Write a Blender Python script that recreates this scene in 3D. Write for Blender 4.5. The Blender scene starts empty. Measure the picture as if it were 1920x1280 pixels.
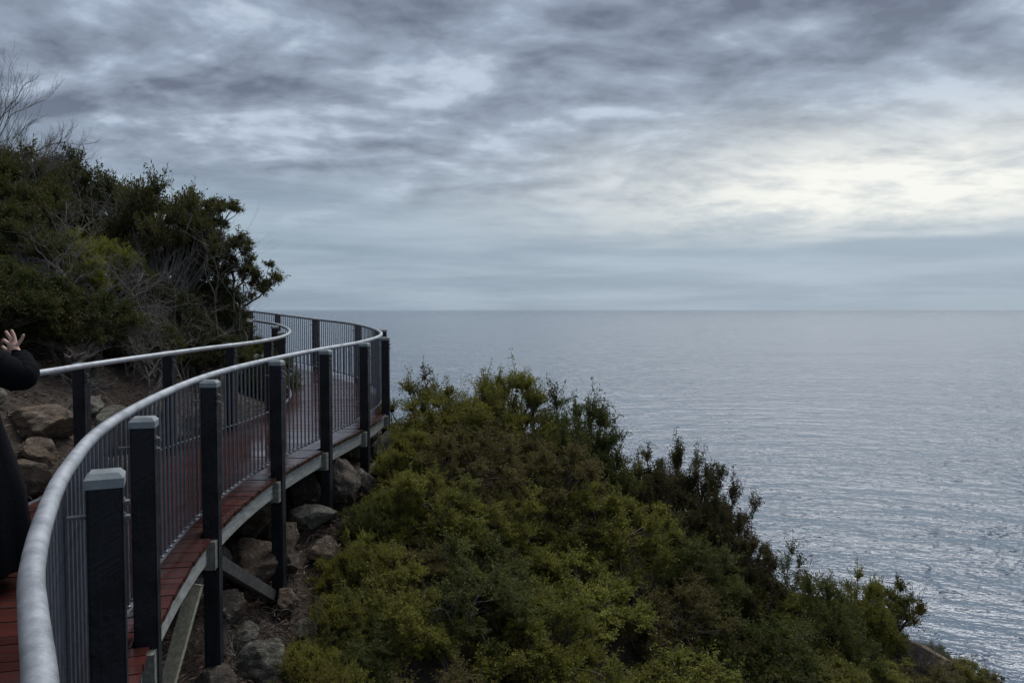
import bpy, bmesh, math, random
import numpy as np
from mathutils import Vector, Matrix, noise as mnoise

scene = bpy.context.scene
COL = scene.collection
R = math.radians
EYE = 1.62            # camera height above the near deck, metres
SEA = -62.0

# ------------------------------------------------------------------ camera
cam_d = bpy.data.cameras.new("camera")
cam = bpy.data.objects.new("camera", cam_d)
COL.objects.link(cam)
cam.location = (0, 0, EYE)
cam.rotation_euler = (R(90) - math.atan(60 / 1450), 0, 0)
cam_d.sensor_width = 36
cam_d.lens = 36 * 1450 / 1920
cam_d.clip_start = 0.05
cam_d.clip_end = 300000
scene.camera = cam

# ------------------------------------------------------------------ world
SUN_AZ, SUN_EL = R(26), R(58)
world = bpy.data.worlds.new("World")
scene.world = world
world.use_nodes = True
wt = world.node_tree
wt.nodes.clear()


class NT:
    """tiny helper to write node maths"""
    def __init__(self, tree):
        self.t = tree

    def node(self, typ, **kw):
        n = self.t.nodes.new(typ)
        for k, v in kw.items():
            setattr(n, k, v)
        return n

    def put(self, sock, v):
        if isinstance(v, bpy.types.NodeSocket):
            self.t.links.new(v, sock)
        else:
            sock.default_value = v

    def m(self, op, a, b=0.0, c=None, clamp=False):
        n = self.node('ShaderNodeMath', operation=op, use_clamp=clamp)
        self.put(n.inputs[0], a)
        self.put(n.inputs[1], b)
        if c is not None:
            self.put(n.inputs[2], c)
        return n.outputs[0]

    def ss(self, x, e0, e1):
        n = self.node('ShaderNodeMapRange', interpolation_type='SMOOTHSTEP')
        self.put(n.inputs[0], x)
        n.inputs[1].default_value = e0
        n.inputs[2].default_value = e1
        return n.outputs[0]

    def lin(self, x, e0, e1, o0=0.0, o1=1.0):
        n = self.node('ShaderNodeMapRange')
        self.put(n.inputs[0], x)
        for i, v in enumerate((e0, e1, o0, o1)):
            n.inputs[i + 1].default_value = v
        return n.outputs[0]

    def mix(self, f, a, b, blend='MIX'):
        n = self.node('ShaderNodeMix', data_type='RGBA', blend_type=blend)
        self.put(n.inputs[0], f)
        for i, v in ((6, a), (7, b)):
            if isinstance(v, tuple) and len(v) == 3:
                v = (*v, 1)
            self.put(n.inputs[i], v)
        return n.outputs[2]

    def xyz(self, x, y, z=0.0):
        n = self.node('ShaderNodeCombineXYZ')
        for i, v in enumerate((x, y, z)):
            self.put(n.inputs[i], v)
        return n.outputs[0]

    def noise(self, vec, scale, detail=5, rough=0.5, dist=0.0, lac=2.0):
        n = self.node('ShaderNodeTexNoise')
        if vec is not None:
            self.t.links.new(vec, n.inputs['Vector'])
        n.inputs['Scale'].default_value = scale
        n.inputs['Detail'].default_value = detail
        n.inputs['Roughness'].default_value = rough
        n.inputs['Lacunarity'].default_value = lac
        n.inputs['Distortion'].default_value = dist
        return n.outputs[0]


w = NT(wt)
tc = w.node('ShaderNodeTexCoord')
sep = w.node('ShaderNodeSeparateXYZ')
wt.links.new(tc.outputs['Generated'], sep.inputs[0])
dx, dy, dz = sep.outputs
zz = w.m('MAXIMUM', dz, 0.0)
den = w.m('ADD', zz, 0.17)
px = w.m('DIVIDE', dx, den)
py = w.m('DIVIDE', dy, den)
# slow warp makes the cloud rolls uneven
P0 = w.xyz(px, py, 3.7)
warp = w.noise(P0, 0.7, 3)
P1 = w.xyz(w.m('ADD', w.m('MULTIPLY', px, 1.05), w.m('MULTIPLY', warp, 0.5)), w.m('ADD', w.m('MULTIPLY', py, 1.15), w.m('MULTIPLY', warp, 0.5)), 1.3)
big = w.noise(P1, 1.15, 3, 0.5)
mid = w.noise(P1, 2.5, 8, 0.52, 0.05)
P2 = w.node('ShaderNodeVectorMath', operation='ADD')
wt.links.new(P1, P2.inputs[0])
P2.inputs[1].default_value = (0.03, 0.10, 0.0)
mid2 = w.noise(P2.outputs[0], 2.5, 8, 0.52, 0.05)
fine = w.noise(P1, 6.5, 7, 0.60, 0.0)
relief = w.m('SUBTRACT', mid, mid2)
n = w.m('ADD', w.m('MULTIPLY', big, 0.44), w.m('ADD', w.m('MULTIPLY', mid, 0.38), w.m('MULTIPLY', fine, 0.18)))
n = w.m('ADD', n, w.m('MULTIPLY', relief, 0.70))
n = w.m('SUBTRACT', n, w.m('MULTIPLY', w.ss(dz, 0.22, 0.40), 0.035))
light = w.lin(n, 0.345, 0.65)
edge = w.ss(n, 0.54, 0.72)
deck_c = w.mix(light, (0.138, 0.165, 0.225), (0.405, 0.485, 0.605))
deck_c = w.mix(w.m('MULTIPLY', edge, 0.70), deck_c, (0.58, 0.67, 0.79))
# the smooth rain haze under the cloud deck
az = w.m('ARCTAN2', dx, dy)
streak = w.noise(w.xyz(w.m('MULTIPLY', az, 3.0), w.m('MULTIPLY', dz, 32.0), 8.1), 1.0, 4, 0.5, 0.3)
low_c = w.mix(w.ss(streak, 0.35, 0.65), (0.240, 0.318, 0.405), (0.375, 0.468, 0.560))
low_f = w.ss(w.m('ADD', dz, w.m('MULTIPLY', w.m('SUBTRACT', big, 0.5), 0.22)), 0.215, 0.10)
col = w.mix(w.m('MULTIPLY', low_f, 0.9), deck_c, low_c)
# the sun behind thin cloud: glow round its place
ga = w.m('DIVIDE', w.m('SUBTRACT', az, R(26)), 0.32)
gz = w.m('DIVIDE', w.m('SUBTRACT', dz, 0.142), 0.062)
g2 = w.m('ADD', w.m('MULTIPLY', ga, ga), w.m('MULTIPLY', gz, gz))
glow = w.m('POWER', 2.718, w.m('MULTIPLY', g2, -0.9))
wide = w.m('POWER', 2.718, w.m('MULTIPLY', w.m('ADD', w.m('MULTIPLY', ga, w.m('MULTIPLY', ga, 0.25)), w.m('POWER', w.m('DIVIDE', w.m('SUBTRACT', dz, 0.10), 0.16), 2.0)), -1.0))
bank = w.ss(w.m('ADD', dz, w.m('MULTIPLY', w.m('SUBTRACT', streak, 0.5), 0.06)), 0.066, 0.104)
thin = w.ss(w.m('ADD', w.m('MULTIPLY', mid, 0.6), w.m('MULTIPLY', fine, 0.4)), 0.30, 0.62)
gl = w.m('MULTIPLY', w.m('MULTIPLY', glow, bank), w.m('ADD', 0.40, w.m('MULTIPLY', thin, 0.80)))
col = w.mix(w.m('MULTIPLY', wide, 0.48), col, (0.50, 0.585, 0.66))
col = w.mix(w.m('MINIMUM', gl, 1.0), col, (0.95, 0.95, 0.885))
# paler seam where sky meets water
col = w.mix(w.m('MULTIPLY', w.ss(dz, 0.022, 0.0), 0.30), col, (0.36, 0.43, 0.52))
sky = w.node('ShaderNodeTexSky', sky_type='NISHITA', sun_disc=False)
sky.sun_elevation = SUN_EL
sky.sun_rotation = SUN_AZ
sky.altitude = 60
sc10 = w.node('ShaderNodeVectorMath', operation='SCALE')
wt.links.new(col, sc10.inputs[0])
sc10.inputs[3].default_value = 10.0
fin = w.mix(0.04, sc10.outputs[0], sky.outputs[0])
bg = w.node('ShaderNodeBackground')
wt.links.new(fin, bg.inputs[0])
bg.inputs[1].default_value = 0.0620
wo = w.node('ShaderNodeOutputWorld')
wt.links.new(bg.outputs[0], wo.inputs[0])

# ------------------------------------------------------------------ sun (veiled)
sun_d = bpy.data.lights.new("sun", 'SUN')
sun_d.energy = 1.5
sun_d.angle = R(45)
sun_d.color = (1.0, 0.97, 0.92)
sun = bpy.data.objects.new("sun", sun_d)
COL.objects.link(sun)
sdir = Vector((math.sin(SUN_AZ) * math.cos(SUN_EL), math.cos(SUN_AZ) * math.cos(SUN_EL), math.sin(SUN_EL)))
sun.rotation_euler = (-sdir).to_track_quat('-Z', 'Y').to_euler()
sun.location = sdir * 40

scene.view_settings.view_transform = 'Standard'
scene.view_settings.look = 'None'
scene.view_settings.exposure = 0.7
scene.view_settings.gamma = 1.0
scene.view_settings.use_curve_mapping = False
scene.render.engine = 'CYCLES'
scene.cycles.use_denoising = True
scene.cycles.max_bounces = 6
scene.cycles.transparent_max_bounces = 4

# ------------------------------------------------------------------ helpers


def link(o, parent=None):
    COL.objects.link(o)
    if parent is not None:
        o.parent = parent
    return o


def np_mesh(name, V, quads=None, tris=None, smooth=False):
    me = bpy.data.meshes.new(name)
    V = np.asarray(V, dtype=np.float32).reshape(-1, 3)
    parts, starts, n0 = [], [], 0
    for F, k in ((quads, 4), (tris, 3)):
        if F is not None and len(F):
            F = np.asarray(F, dtype=np.int32).reshape(-1, k)
            parts.append(F.ravel())
            starts.append(n0 + np.arange(len(F), dtype=np.int32) * k)
            n0 += F.size
    loops = np.concatenate(parts)
    st = np.concatenate(starts)
    me.vertices.add(len(V))
    me.vertices.foreach_set('co', V.ravel())
    me.loops.add(len(loops))
    me.loops.foreach_set('vertex_index', loops)
    me.polygons.add(len(st))
    me.polygons.foreach_set('loop_start', st)
    me.polygons.foreach_set('use_smooth', np.full(len(st), bool(smooth)))
    me.update(calc_edges=True)
    me.validate()
    return me


def obj(name, me, mat=None, parent=None):
    o = bpy.data.objects.new(name, me)
    if mat is not None and me is not None and not me.materials:
        me.materials.append(mat)
    return link(o, parent)


def tag(o, label=None, cat=None, group=None, kind=None):
    for k, v in (('label', label), ('category', cat), ('group', group), ('kind', kind)):
        if v:
            o[k] = v
    return o


def empty(name, loc=(0, 0, 0), rz=0.0):
    o = bpy.data.objects.new(name, None)
    o.location = loc
    o.rotation_euler = (0, 0, rz)
    o.empty_display_size = 0.2
    return link(o)


def tube(pts, rad, sides=6, cap=True):
    """tube along a polyline; returns V, quads, tris"""
    pts = np.asarray(pts, float)
    n = len(pts)
    rad = np.broadcast_to(np.asarray(rad, float), (n,))
    T = np.gradient(pts, axis=0)
    T /= np.linalg.norm(T, axis=1)[:, None] + 1e-9
    ref = np.array([0.0, 0, 1]) if abs(T[0, 2]) < 0.9 else np.array([1.0, 0, 0])
    V = []
    u = np.cross(T[0], ref)
    for i in range(n):
        u = u - T[i] * np.dot(u, T[i])
        u /= np.linalg.norm(u) + 1e-9
        v = np.cross(T[i], u)
        a = np.arange(sides) * 2 * math.pi / sides
        V.append(pts[i] + rad[i] * (np.cos(a)[:, None] * u + np.sin(a)[:, None] * v))
    V = np.concatenate(V)
    Q = []
    for i in range(n - 1):
        for k in range(sides):
            k2 = (k + 1) % sides
            Q.append((i * sides + k, i * sides + k2, (i + 1) * sides + k2, (i + 1) * sides + k))
    Tr = []
    if cap:
        for k in range(1, sides - 1):
            Tr.append((0, k + 1, k))
            b = (n - 1) * sides
            Tr.append((b, b + k, b + k + 1))
    return V, np.array(Q, int), np.array(Tr, int).reshape(-1, 3)


class Mesh:
    """collects pieces into one mesh"""
    def __init__(self):
        self.V, self.Q, self.T, self.n = [], [], [], 0

    def add(self, V, Q=None, T=None):
        V = np.asarray(V, float).reshape(-1, 3)
        self.V.append(V)
        if Q is not None and len(Q):
            self.Q.append(np.asarray(Q, int) + self.n)
        if T is not None and len(T):
            self.T.append(np.asarray(T, int) + self.n)
        self.n += len(V)
        return self

    def hexa(self, c):
        """8 corners: bottom 4 ccw then top 4 ccw"""
        q = [(3, 2, 1, 0), (4, 5, 6, 7), (0, 1, 5, 4), (1, 2, 6, 5), (2, 3, 7, 6), (3, 0, 4, 7)]
        return self.add(c, q)

    def mesh(self, name, smooth=False):
        return np_mesh(name, np.concatenate(self.V), np.concatenate(self.Q) if self.Q else None,
                       np.concatenate(self.T) if self.T else None, smooth)


def bar_mesh(name, a, b, wdt, hgt, up=(0, 0, 1), bev=0.004):
    """bevelled rectangular timber from a to b"""
    a, b = Vector(a), Vector(b)
    d = (b - a)
    L = d.length
    d.normalize()
    s = d.cross(Vector(up)).normalized()
    u = s.cross(d)
    bm = bmesh.new()
    bmesh.ops.create_cube(bm, size=1)
    M = Matrix((
        (s.x * wdt, d.x * L, u.x * hgt, (a.x + b.x) / 2),
        (s.y * wdt, d.y * L, u.y * hgt, (a.y + b.y) / 2),
        (s.z * wdt, d.z * L, u.z * hgt, (a.z + b.z) / 2),
        (0, 0, 0, 1)))
    bm.transform(M)
    if bev:
        bmesh.ops.bevel(bm, geom=list(bm.edges), offset=bev, segments=1, affect='EDGES')
    bmesh.ops.recalc_face_normals(bm, faces=bm.faces)
    me = bpy.data.meshes.new(name)
    bm.to_mesh(me)
    bm.free()
    return me


# ------------------------------------------------------------------ materials


def mat(name):
    m = bpy.data.materials.new(name)
    m.use_nodes = True
    t = m.node_tree
    b = t.nodes['Principled BSDF']
    return m, NT(t), b


def wpos(h):
    return h.node('ShaderNodeNewGeometry').outputs['Position']


def opos(h):
    return h.node('ShaderNodeTexCoord').outputs['Object']


def stretch(h, vec, s):
    n = h.node('ShaderNodeMapping')
    h.t.links.new(vec, n.inputs[0])
    n.inputs[3].default_value = s
    return n.outputs[0]


def bump(h, b, height, strength, distance):
    n = h.node('ShaderNodeBump')
    n.inputs['Strength'].default_value = strength
    n.inputs['Distance'].default_value = distance
    h.t.links.new(height, n.inputs['Height'])
    h.t.links.new(n.outputs[0], b.inputs['Normal'])
    return n


def m_sea():
    m, h, b = mat("sea_water")
    p = wpos(h)
    rot = h.node('ShaderNodeMapping')
    h.t.links.new(p, rot.inputs[0])
    rot.inputs['Rotation'].default_value = (0, 0, R(14))
    q = rot.outputs[0]
    a = h.noise(stretch(h, q, (0.5, 1.0, 1)), 0.33, 2, 0.5, 0.15)
    c = h.noise(stretch(h, q, (0.5, 1.1, 1)), 0.90, 3, 0.55, 0.15)
    s = h.noise(stretch(h, q, (0.4, 1.0, 1)), 0.045, 2, 0.5)
    s2 = h.noise(stretch(h, q, (0.45, 1.0, 1)), 0.11, 2, 0.5, 0.1)
    patch = h.noise(stretch(h, p, (0.35, 1.0, 1)), 0.010, 4, 0.55)
    amp = h.lin(patch, 0.3, 0.7, 0.7, 1.25)
    hh = h.m('ADD', h.m('MULTIPLY', a, 2.6), h.m('ADD', h.m('MULTIPLY', c, 1.0), h.m('ADD', h.m('MULTIPLY', s, 7.0), h.m('MULTIPLY', s2, 5.5))))
    hh = h.m('MULTIPLY', hh, amp)
    bump(h, b, hh, 1.0, 0.85)
    b.inputs['Base Color'].default_value = (0.018, 0.048, 0.098, 1)
    b.inputs['Roughness'].default_value = 0.07
    b.inputs['IOR'].default_value = 2.0
    b.inputs['Specular Tint'].default_value = (0.88, 0.93, 1.0, 1)
    return m


def m_ground():
    m, h, b = mat("soil_and_litter")
    p = wpos(h)
    n1 = h.noise(p, 1.3, 6, 0.6)
    n2 = h.noise(p, 11, 5, 0.65)
    n3 = h.noise(stretch(h, p, (1, 1, 2)), 0.5, 4)
    c = h.mix(h.ss(n1, 0.35, 0.65), (0.018, 0.013, 0.010), (0.050, 0.036, 0.026))
    c = h.mix(h.ss(n2, 0.45, 0.70), c, (0.070, 0.049, 0.036))
    c = h.mix(h.m('MULTIPLY', h.ss(n3, 0.52, 0.62), 0.5), c, (0.085, 0.062, 0.042))
    h.t.links.new(c, b.inputs['Base Color'])
    b.inputs['Roughness'].default_value = 0.9
    bump(h, b, h.m('ADD', n2, h.m('MULTIPLY', n1, 2)), 0.8, 0.06)
    return m


def m_rock(name, c1, c2, lichen, lf=0.52):
    m, h, b = mat(name)
    p = opos(h)
    oi = h.node('ShaderNodeObjectInfo').outputs['Random']
    n1 = h.noise(p, 2.2, 8, 0.62)
    n2 = h.noise(p, 11, 8, 0.75)
    n3 = h.noise(p, 3.2, 9, 0.75, 0.6)
    c = h.mix(h.ss(n1, 0.35, 0.66), c1, c2)
    c = h.mix(h.m('MULTIPLY', h.ss(n2, 0.55, 0.72), 0.7), c, (0.03, 0.028, 0.025))
    c = h.mix(h.ss(n3, lf, lf + 0.07), c, lichen)
    c = h.mix(h.m('MULTIPLY', h.ss(h.noise(p, 5, 9, 0.72, 0.6), 0.56, 0.62), 0.85), c, (0.50, 0.49, 0.43))
    h.t.links.new(c, b.inputs['Base Color'])
    b.inputs['Roughness'].default_value = 0.75
    bump(h, b, h.m('ADD', h.m('MULTIPLY', n1, 1.5), h.m('MULTIPLY', n2, 0.9)), 1.0, 0.12)
    return m


def m_post():
    m, h, b = mat("black_painted_timber")
    p = opos(h)
    rot = h.node('ShaderNodeMapping')
    h.t.links.new(p, rot.inputs[0])
    rot.inputs['Rotation'].default_value = (R(28), R(28), 0)
    saw = h.noise(stretch(h, rot.outputs[0], (3, 3, 75)), 1.6, 4, 0.6)
    n1 = h.noise(p, 6, 5, 0.6)
    n2 = h.noise(stretch(h, p, (6, 6, 0.5)), 7, 5, 0.6)
    c = h.mix(h.ss(n1, 0.35, 0.7), (0.006, 0.007, 0.010), (0.014, 0.016, 0.021))
    c = h.mix(h.m('MULTIPLY', h.ss(n2, 0.6, 0.75), 0.35), c, (0.035, 0.037, 0.042))
    h.t.links.new(c, b.inputs['Base Color'])
    h.put(b.inputs['Roughness'], h.lin(n1, 0.3, 0.7, 0.40, 0.62))
    b.inputs['Specular IOR Level'].default_value = 0.4
    bump(h, b, h.m('ADD', h.m('MULTIPLY', h.m('MULTIPLY', saw, h.ss(n1, .4, .6)), 0.8), h.m('MULTIPLY', n2, 0.5)), 0.9, 0.010)
    return m


def m_galv(name, base, rough=0.5, metal=0.75):
    m, h, b = mat(name)
    p = opos(h)
    n1 = h.noise(p, 9, 6, 0.65)
    n2 = h.noise(p, 120, 3, 0.6)
    vo = h.node('ShaderNodeTexVoronoi')
    h.t.links.new(p, vo.inputs['Vector'])
    vo.inputs['Scale'].default_value = 38
    f = h.m('ADD', h.m('MULTIPLY', n1, 0.6), h.m('MULTIPLY', h.node('ShaderNodeSeparateColor').outputs[0], 0.0))
    d = tuple(v * 0.68 for v in base)
    c = h.mix(h.ss(n1, 0.3, 0.7), d, base)
    c = h.mix(h.m('MULTIPLY', h.ss(n2, 0.5, 0.75), 0.35), c, tuple(min(1, v * 1.35) for v in base))
    h.t.links.new(c, b.inputs['Base Color'])
    b.inputs['Metallic'].default_value = metal
    h.put(b.inputs['Roughness'], h.lin(n1, 0.3, 0.7, rough - 0.1, rough + 0.12))
    bump(h, b, h.m('ADD', h.m('MULTIPLY', n2, 0.4), n1), 0.35, 0.004)
    return m


def m_deck():
    m, h, b = mat("wet_red_hardwood")
    p = wpos(h)
    isl = h.node('ShaderNodeObjectInfo').outputs['Random']
    o = opos(h)
    g = h.noise(stretch(h, o, (1.2, 6, 6)), 9, 6, 0.6)
    n1 = h.noise(p, 1.6, 5, 0.6)
    c = h.mix(isl, (0.048, 0.015, 0.013), (0.098, 0.028, 0.022))
    c = h.mix(h.m('MULTIPLY', h.ss(g, 0.45, 0.7), 0.55), c, (0.060, 0.018, 0.014))
    c = h.mix(h.m('MULTIPLY', h.ss(h.noise(stretch(h, o, (.5, 2, 2)), 3, 5, 0.65), 0.42, 0.66), 0.7), c, (0.040, 0.030, 0.028))
    h.t.links.new(c, b.inputs['Base Color'])
    h.put(b.inputs['Roughness'], h.lin(n1, 0.35, 0.65, 0.08, 0.28))
    b.inputs['IOR'].default_value = 1.6
    return m


def m_timber(name, c1, c2, rough=0.7):
    m, h, b = mat(name)
    p = opos(h)
    g = h.noise(stretch(h, p, (7, 1.2, 7)), 6, 6, 0.62)
    n1 = h.noise(p, 5, 5, 0.6)
    c = h.mix(h.ss(g, 0.35, 0.68), c1, c2)
    c = h.mix(h.m('MULTIPLY', h.ss(n1, 0.55, 0.72), 0.5), c, tuple(v * 0.4 for v in c1))
    h.t.links.new(c, b.inputs['Base Color'])
    b.inputs['Roughness'].default_value = rough
    bump(h, b, g, 0.5, 0.006)
    return m


def m_leaf(name, c1, c2, dry=(0.16, 0.085, 0.035), dryf=0.06, trans=0.42, rough=0.5):
    m, h, b = mat(name)
    t = m.node_tree
    geo = h.node('ShaderNodeNewGeometry')
    rnd = geo.outputs['Random Per Island']
    oi = h.node('ShaderNodeObjectInfo').outputs['Random']
    n1 = h.noise(geo.outputs['Position'], 2.4, 3, 0.5)
    f = h.m('ADD', h.m('MULTIPLY', rnd, 0.32), h.m('ADD', h.m('MULTIPLY', h.ss(n1, 0.3, 0.7), 0.62), h.m('MULTIPLY', h.m('SUBTRACT', oi, 0.5), 0.3)), clamp=True)
    c = h.mix(f, c1, c2)
    hsh = h.m('FRACT', h.m('MULTIPLY', rnd, 91.7))
    c = h.mix(h.m('MULTIPLY', h.m('LESS_THAN', hsh, dryf), 0.8), c, dry)
    c = h.mix(h.m('MULTIPLY', h.ss(h.noise(geo.outputs['Position'], 1.1, 4, 0.6), 0.55, 0.70), 0.35), c, dry)
    h.t.links.new(c, b.inputs['Base Color'])
    b.inputs['Roughness'].default_value = rough
    b.inputs['Specular IOR Level'].default_value = 0.18
    tr = h.node('ShaderNodeBsdfTranslucent')
    h.t.links.new(c, tr.inputs[0])
    mx = h.node('ShaderNodeMixShader')
    mx.inputs[0].default_value = trans
    out = t.nodes['Material Output']
    t.links.new(b.outputs[0], mx.inputs[1])
    t.links.new(tr.outputs[0], mx.inputs[2])
    t.links.new(mx.outputs[0], out.inputs[0])
    return m


def m_flat(name, c1, c2, scale=8, rough=0.8, bmp=0.3, spec=0.5):
    m, h, b = mat(name)
    p = opos(h)
    n1 = h.noise(p, scale, 6, 0.65)
    h.t.links.new(h.mix(h.ss(n1, 0.3, 0.7), c1, c2), b.inputs['Base Color'])
    b.inputs['Roughness'].default_value = rough
    b.inputs['Specular IOR Level'].default_value = spec
    bump(h, b, n1, bmp, 0.02)
    return m


M = dict(
    sea=m_sea(), ground=m_ground(),
    rock_lichen=m_rock("lichen_rock", (0.13, 0.115, 0.095), (0.23, 0.205, 0.17), (0.33, 0.34, 0.25), 0.50),
    rock_tan=m_rock("tan_rock", (0.17, 0.115, 0.075), (0.34, 0.24, 0.16), (0.30, 0.28, 0.22), 0.58),
    rock_dark=m_rock("dark_brown_rock", (0.105, 0.085, 0.068), (0.19, 0.15, 0.115), (0.24, 0.23, 0.19), 0.60),  # darker brown stone colour with sparser lichen
    post=m_post(),
    rail=m_galv("galvanised_steel", (0.50, 0.53, 0.565), 0.48, 0.6),
    bal=m_galv("galvanised_bars", (0.19, 0.195, 0.22), 0.45, 0.7),
    cap=m_galv("weathered_cap", (0.30, 0.335, 0.345), 0.5, 0.45),
    deck=m_deck(),
    pale=m_timber("pale_grey_timber", (0.24, 0.245, 0.23), (0.42, 0.43, 0.40)),
    bearer=m_timber("weathered_green_grey_timber", (0.13, 0.135, 0.115), (0.25, 0.25, 0.215)),
    brace=m_timber("yellowish_treated_timber", (0.34, 0.31, 0.21), (0.55, 0.50, 0.36)),
    darkbrace=m_timber("dark_stained_timber", (0.035, 0.035, 0.035), (0.085, 0.08, 0.075)),
    steel=m_flat("bolt_steel", (0.09, 0.09, 0.09), (0.2, 0.2, 0.2), 20, 0.45),
    bark=m_flat("grey_brown_bark", (0.055, 0.042, 0.034), (0.15, 0.125, 0.105), 14),
    deadwood=m_flat("silvery_dead_wood", (0.11, 0.098, 0.088), (0.27, 0.25, 0.23), 14),
    twig=m_flat("brown_twigs", (0.06, 0.042, 0.030), (0.13, 0.10, 0.075), 20),
    litter=m_flat("dry_litter", (0.06, 0.04, 0.03), (0.22, 0.15, 0.11), 2.5),
    tea=m_leaf("teatree_leaves", (0.145, 0.155, 0.026), (0.290, 0.285, 0.055), dryf=0.07),
    lime=m_leaf("yellow_green_leaves", (0.170, 0.190, 0.032), (0.330, 0.335, 0.066), dryf=0.04),
    dark=m_leaf("dark_green_leaves", (0.064, 0.086, 0.020), (0.140, 0.160, 0.038), dryf=0.05),
    brown=m_leaf("brown_green_leaves", (0.112, 0.108, 0.028), (0.215, 0.190, 0.060), dry=(0.13, 0.07, 0.035), dryf=0.22),
    olive=m_leaf("olive_banksia_leaves", (0.060, 0.075, 0.015), (0.155, 0.155, 0.036), dry=(0.20, 0.11, 0.03), dryf=0.08),
    grey=m_leaf("grey_green_leaves", (0.085, 0.105, 0.070), (0.19, 0.215, 0.145), dryf=0.04),
    hilldark=m_leaf("hill_dark_leaves", (0.034, 0.048, 0.013), (0.085, 0.100, 0.026), dryf=0.06),
    hillolive=m_leaf("hill_olive_leaves", (0.042, 0.052, 0.013), (0.115, 0.118, 0.030), dry=(0.15, 0.09, 0.03), dryf=0.08),
    candle=m_leaf("dark_candle_leaves", (0.048, 0.048, 0.020), (0.105, 0.095, 0.038), dry=(0.13, 0.08, 0.035), dryf=0.10),
    coat=m_flat("black_wool", (0.003, 0.0035, 0.006), (0.006, 0.0065, 0.010), 40, 0.95, 0.3, 0.12),
    skin=m_flat("skin", (0.60, 0.37, 0.29), (0.68, 0.44, 0.35), 30, 0.55, 0.05),
    hair=m_flat("dark_hair", (0.012, 0.009, 0.007), (0.03, 0.02, 0.015), 60, 0.5),
)

# ------------------------------------------------------------------ sea
S = 150000.0
sea = obj("sea", np_mesh("sea", [(-S, -S, SEA), (S, -S, SEA), (S, S, SEA), (-S, S, SEA)], quads=[(0, 1, 2, 3)]), M['sea'])
tag(sea, 'rippled grey-blue ocean stretching to the horizon', kind='structure')

# ------------------------------------------------------------------ terrain
CP = np.array([
    (-2.0, 4.0, -1.40), (-2.0, 5.5, -1.22), (-2.1, 7.0, -1.25), (-1.9, 8.0, -.90), (-1.8, 9.6, -.52), (-1.7, 11.0, -.45),
    (-1.9, 12.5, -.40), (-3.2, 15.0, -.3), (-4.6, 17.2, -.25), (-6.2, 19.2, -.1), (-8, 21, .1),
    (-3.0, 7, -.75), (-2.9, 5.5, -.75), (-3, 8.5, -.55), (-2.8, 10, -.35), (-2.9, 12, -.2), (-4.3, 15, -.05), (-2.9, 4, -.8),
    (-3.9, 4, -.30), (-3.9, 6, -.12), (-3.7, 8, -.10), (-3.6, 10, -.05), (-4.0, 12.5, .05), (-5.5, 15.2, .2), (-7.3, 17.3, .35),
    (-5.3, 8, .72), (-5.0, 5, .50), (-7, 8, 1.6), (-7, 12, 1.6), (-5.6, 12, .75), (-9, 12, 2.6), (-10, 8, 3.1), (-12, 15, 4.2), (-9, 18, 2.0),
    (-14, 8, 5), (-14, 20, 4.5), (-8, 2, 2.2), (-12, 2, 4.5), (-3, 0, -.6), (-5, 0, .6), (-3.9, 2, -.4), (-1.7, 1, -1.9),
    (0, 12, -1.0), (1, 12, -1.45), (2.7, 12.5, -2.15), (4.2, 11.5, -3.3), (5.3, 12, -3.65), (6.4, 12.4, -3.85), (7.2, 12.6, -4.25), (8, 12.6, -4.75), (9, 12.7, -5.6),
    (0, 9, -1.8), (0, 7, -2.55), (2, 9, -3.0), (3, 7, -4.3), (0, 5, -3.1), (0, 2, -3.4), (2, 4, -4.8), (5, 8.5, -4.9), (6, 5, -6.5),
    (-1, 2.5, -2.5), (-1, 0, -2.4), (3, 0, -6), (-2, -3, -1.5), (-1, 7, -1.85), (-.9, 9, -1.15), (-.9, 5, -2.3), (6.5, 10.5, -4.5),
    (-1, 14, -1.2), (1, 15, -3.5), (3, 15.5, -5), (6, 15.5, -7), (9, 14, -8), (-2, 18, -3.5), (-4, 21, -4), (0, 20, -8), (5, 20, -12),
    (10, 16, -12), (10, 8, -10), (12, 3, -14), (16, 10, -26), (15, 20, -28), (0, 28, -24), (-6, 27, -10), (-12, 30, -8),
    (22, 12, -64), (20, 25, -64), (8, 34, -64), (26, 0, -64), (-5, 42, -64), (-22, 46, -64), (14, -8, -22), (26, -14, -64),
    (-15, 25, 3), (-22, 15, 7), (-22, 30, 2), (-22, 0, 9), (-22, -14, 9), (-8, -8, 1.5), (0, -12, -5), (-28, 44, -40),
], float)


def rbf_fit(cp):
    X = cp[:, :2]
    D = np.linalg.norm(X[:, None] - X[None], axis=2)
    n = len(cp)
    A = np.zeros((n + 3, n + 3))
    A[:n, :n] = -D - np.eye(n) * 0.02
    A[:n, n] = 1
    A[:n, n + 1:] = X
    A[n, :n] = 1
    A[n + 1:, :n] = X.T
    return np.linalg.solve(A, np.concatenate([cp[:, 2], np.zeros(3)]))


RW = rbf_fit(CP)


def ground(x, y):
    x = np.atleast_1d(np.asarray(x, float))
    y = np.atleast_1d(np.asarray(y, float))
    out = RW[len(CP)] + RW[len(CP) + 1] * x + RW[len(CP) + 2] * y
    for i, (a, b, _) in enumerate(CP):
        out = out - RW[i] * np.sqrt((x - a) ** 2 + (y - b) ** 2 + 0.05)
    return out


def gz(x, y):
    return float(ground(x, y)[0])


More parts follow.
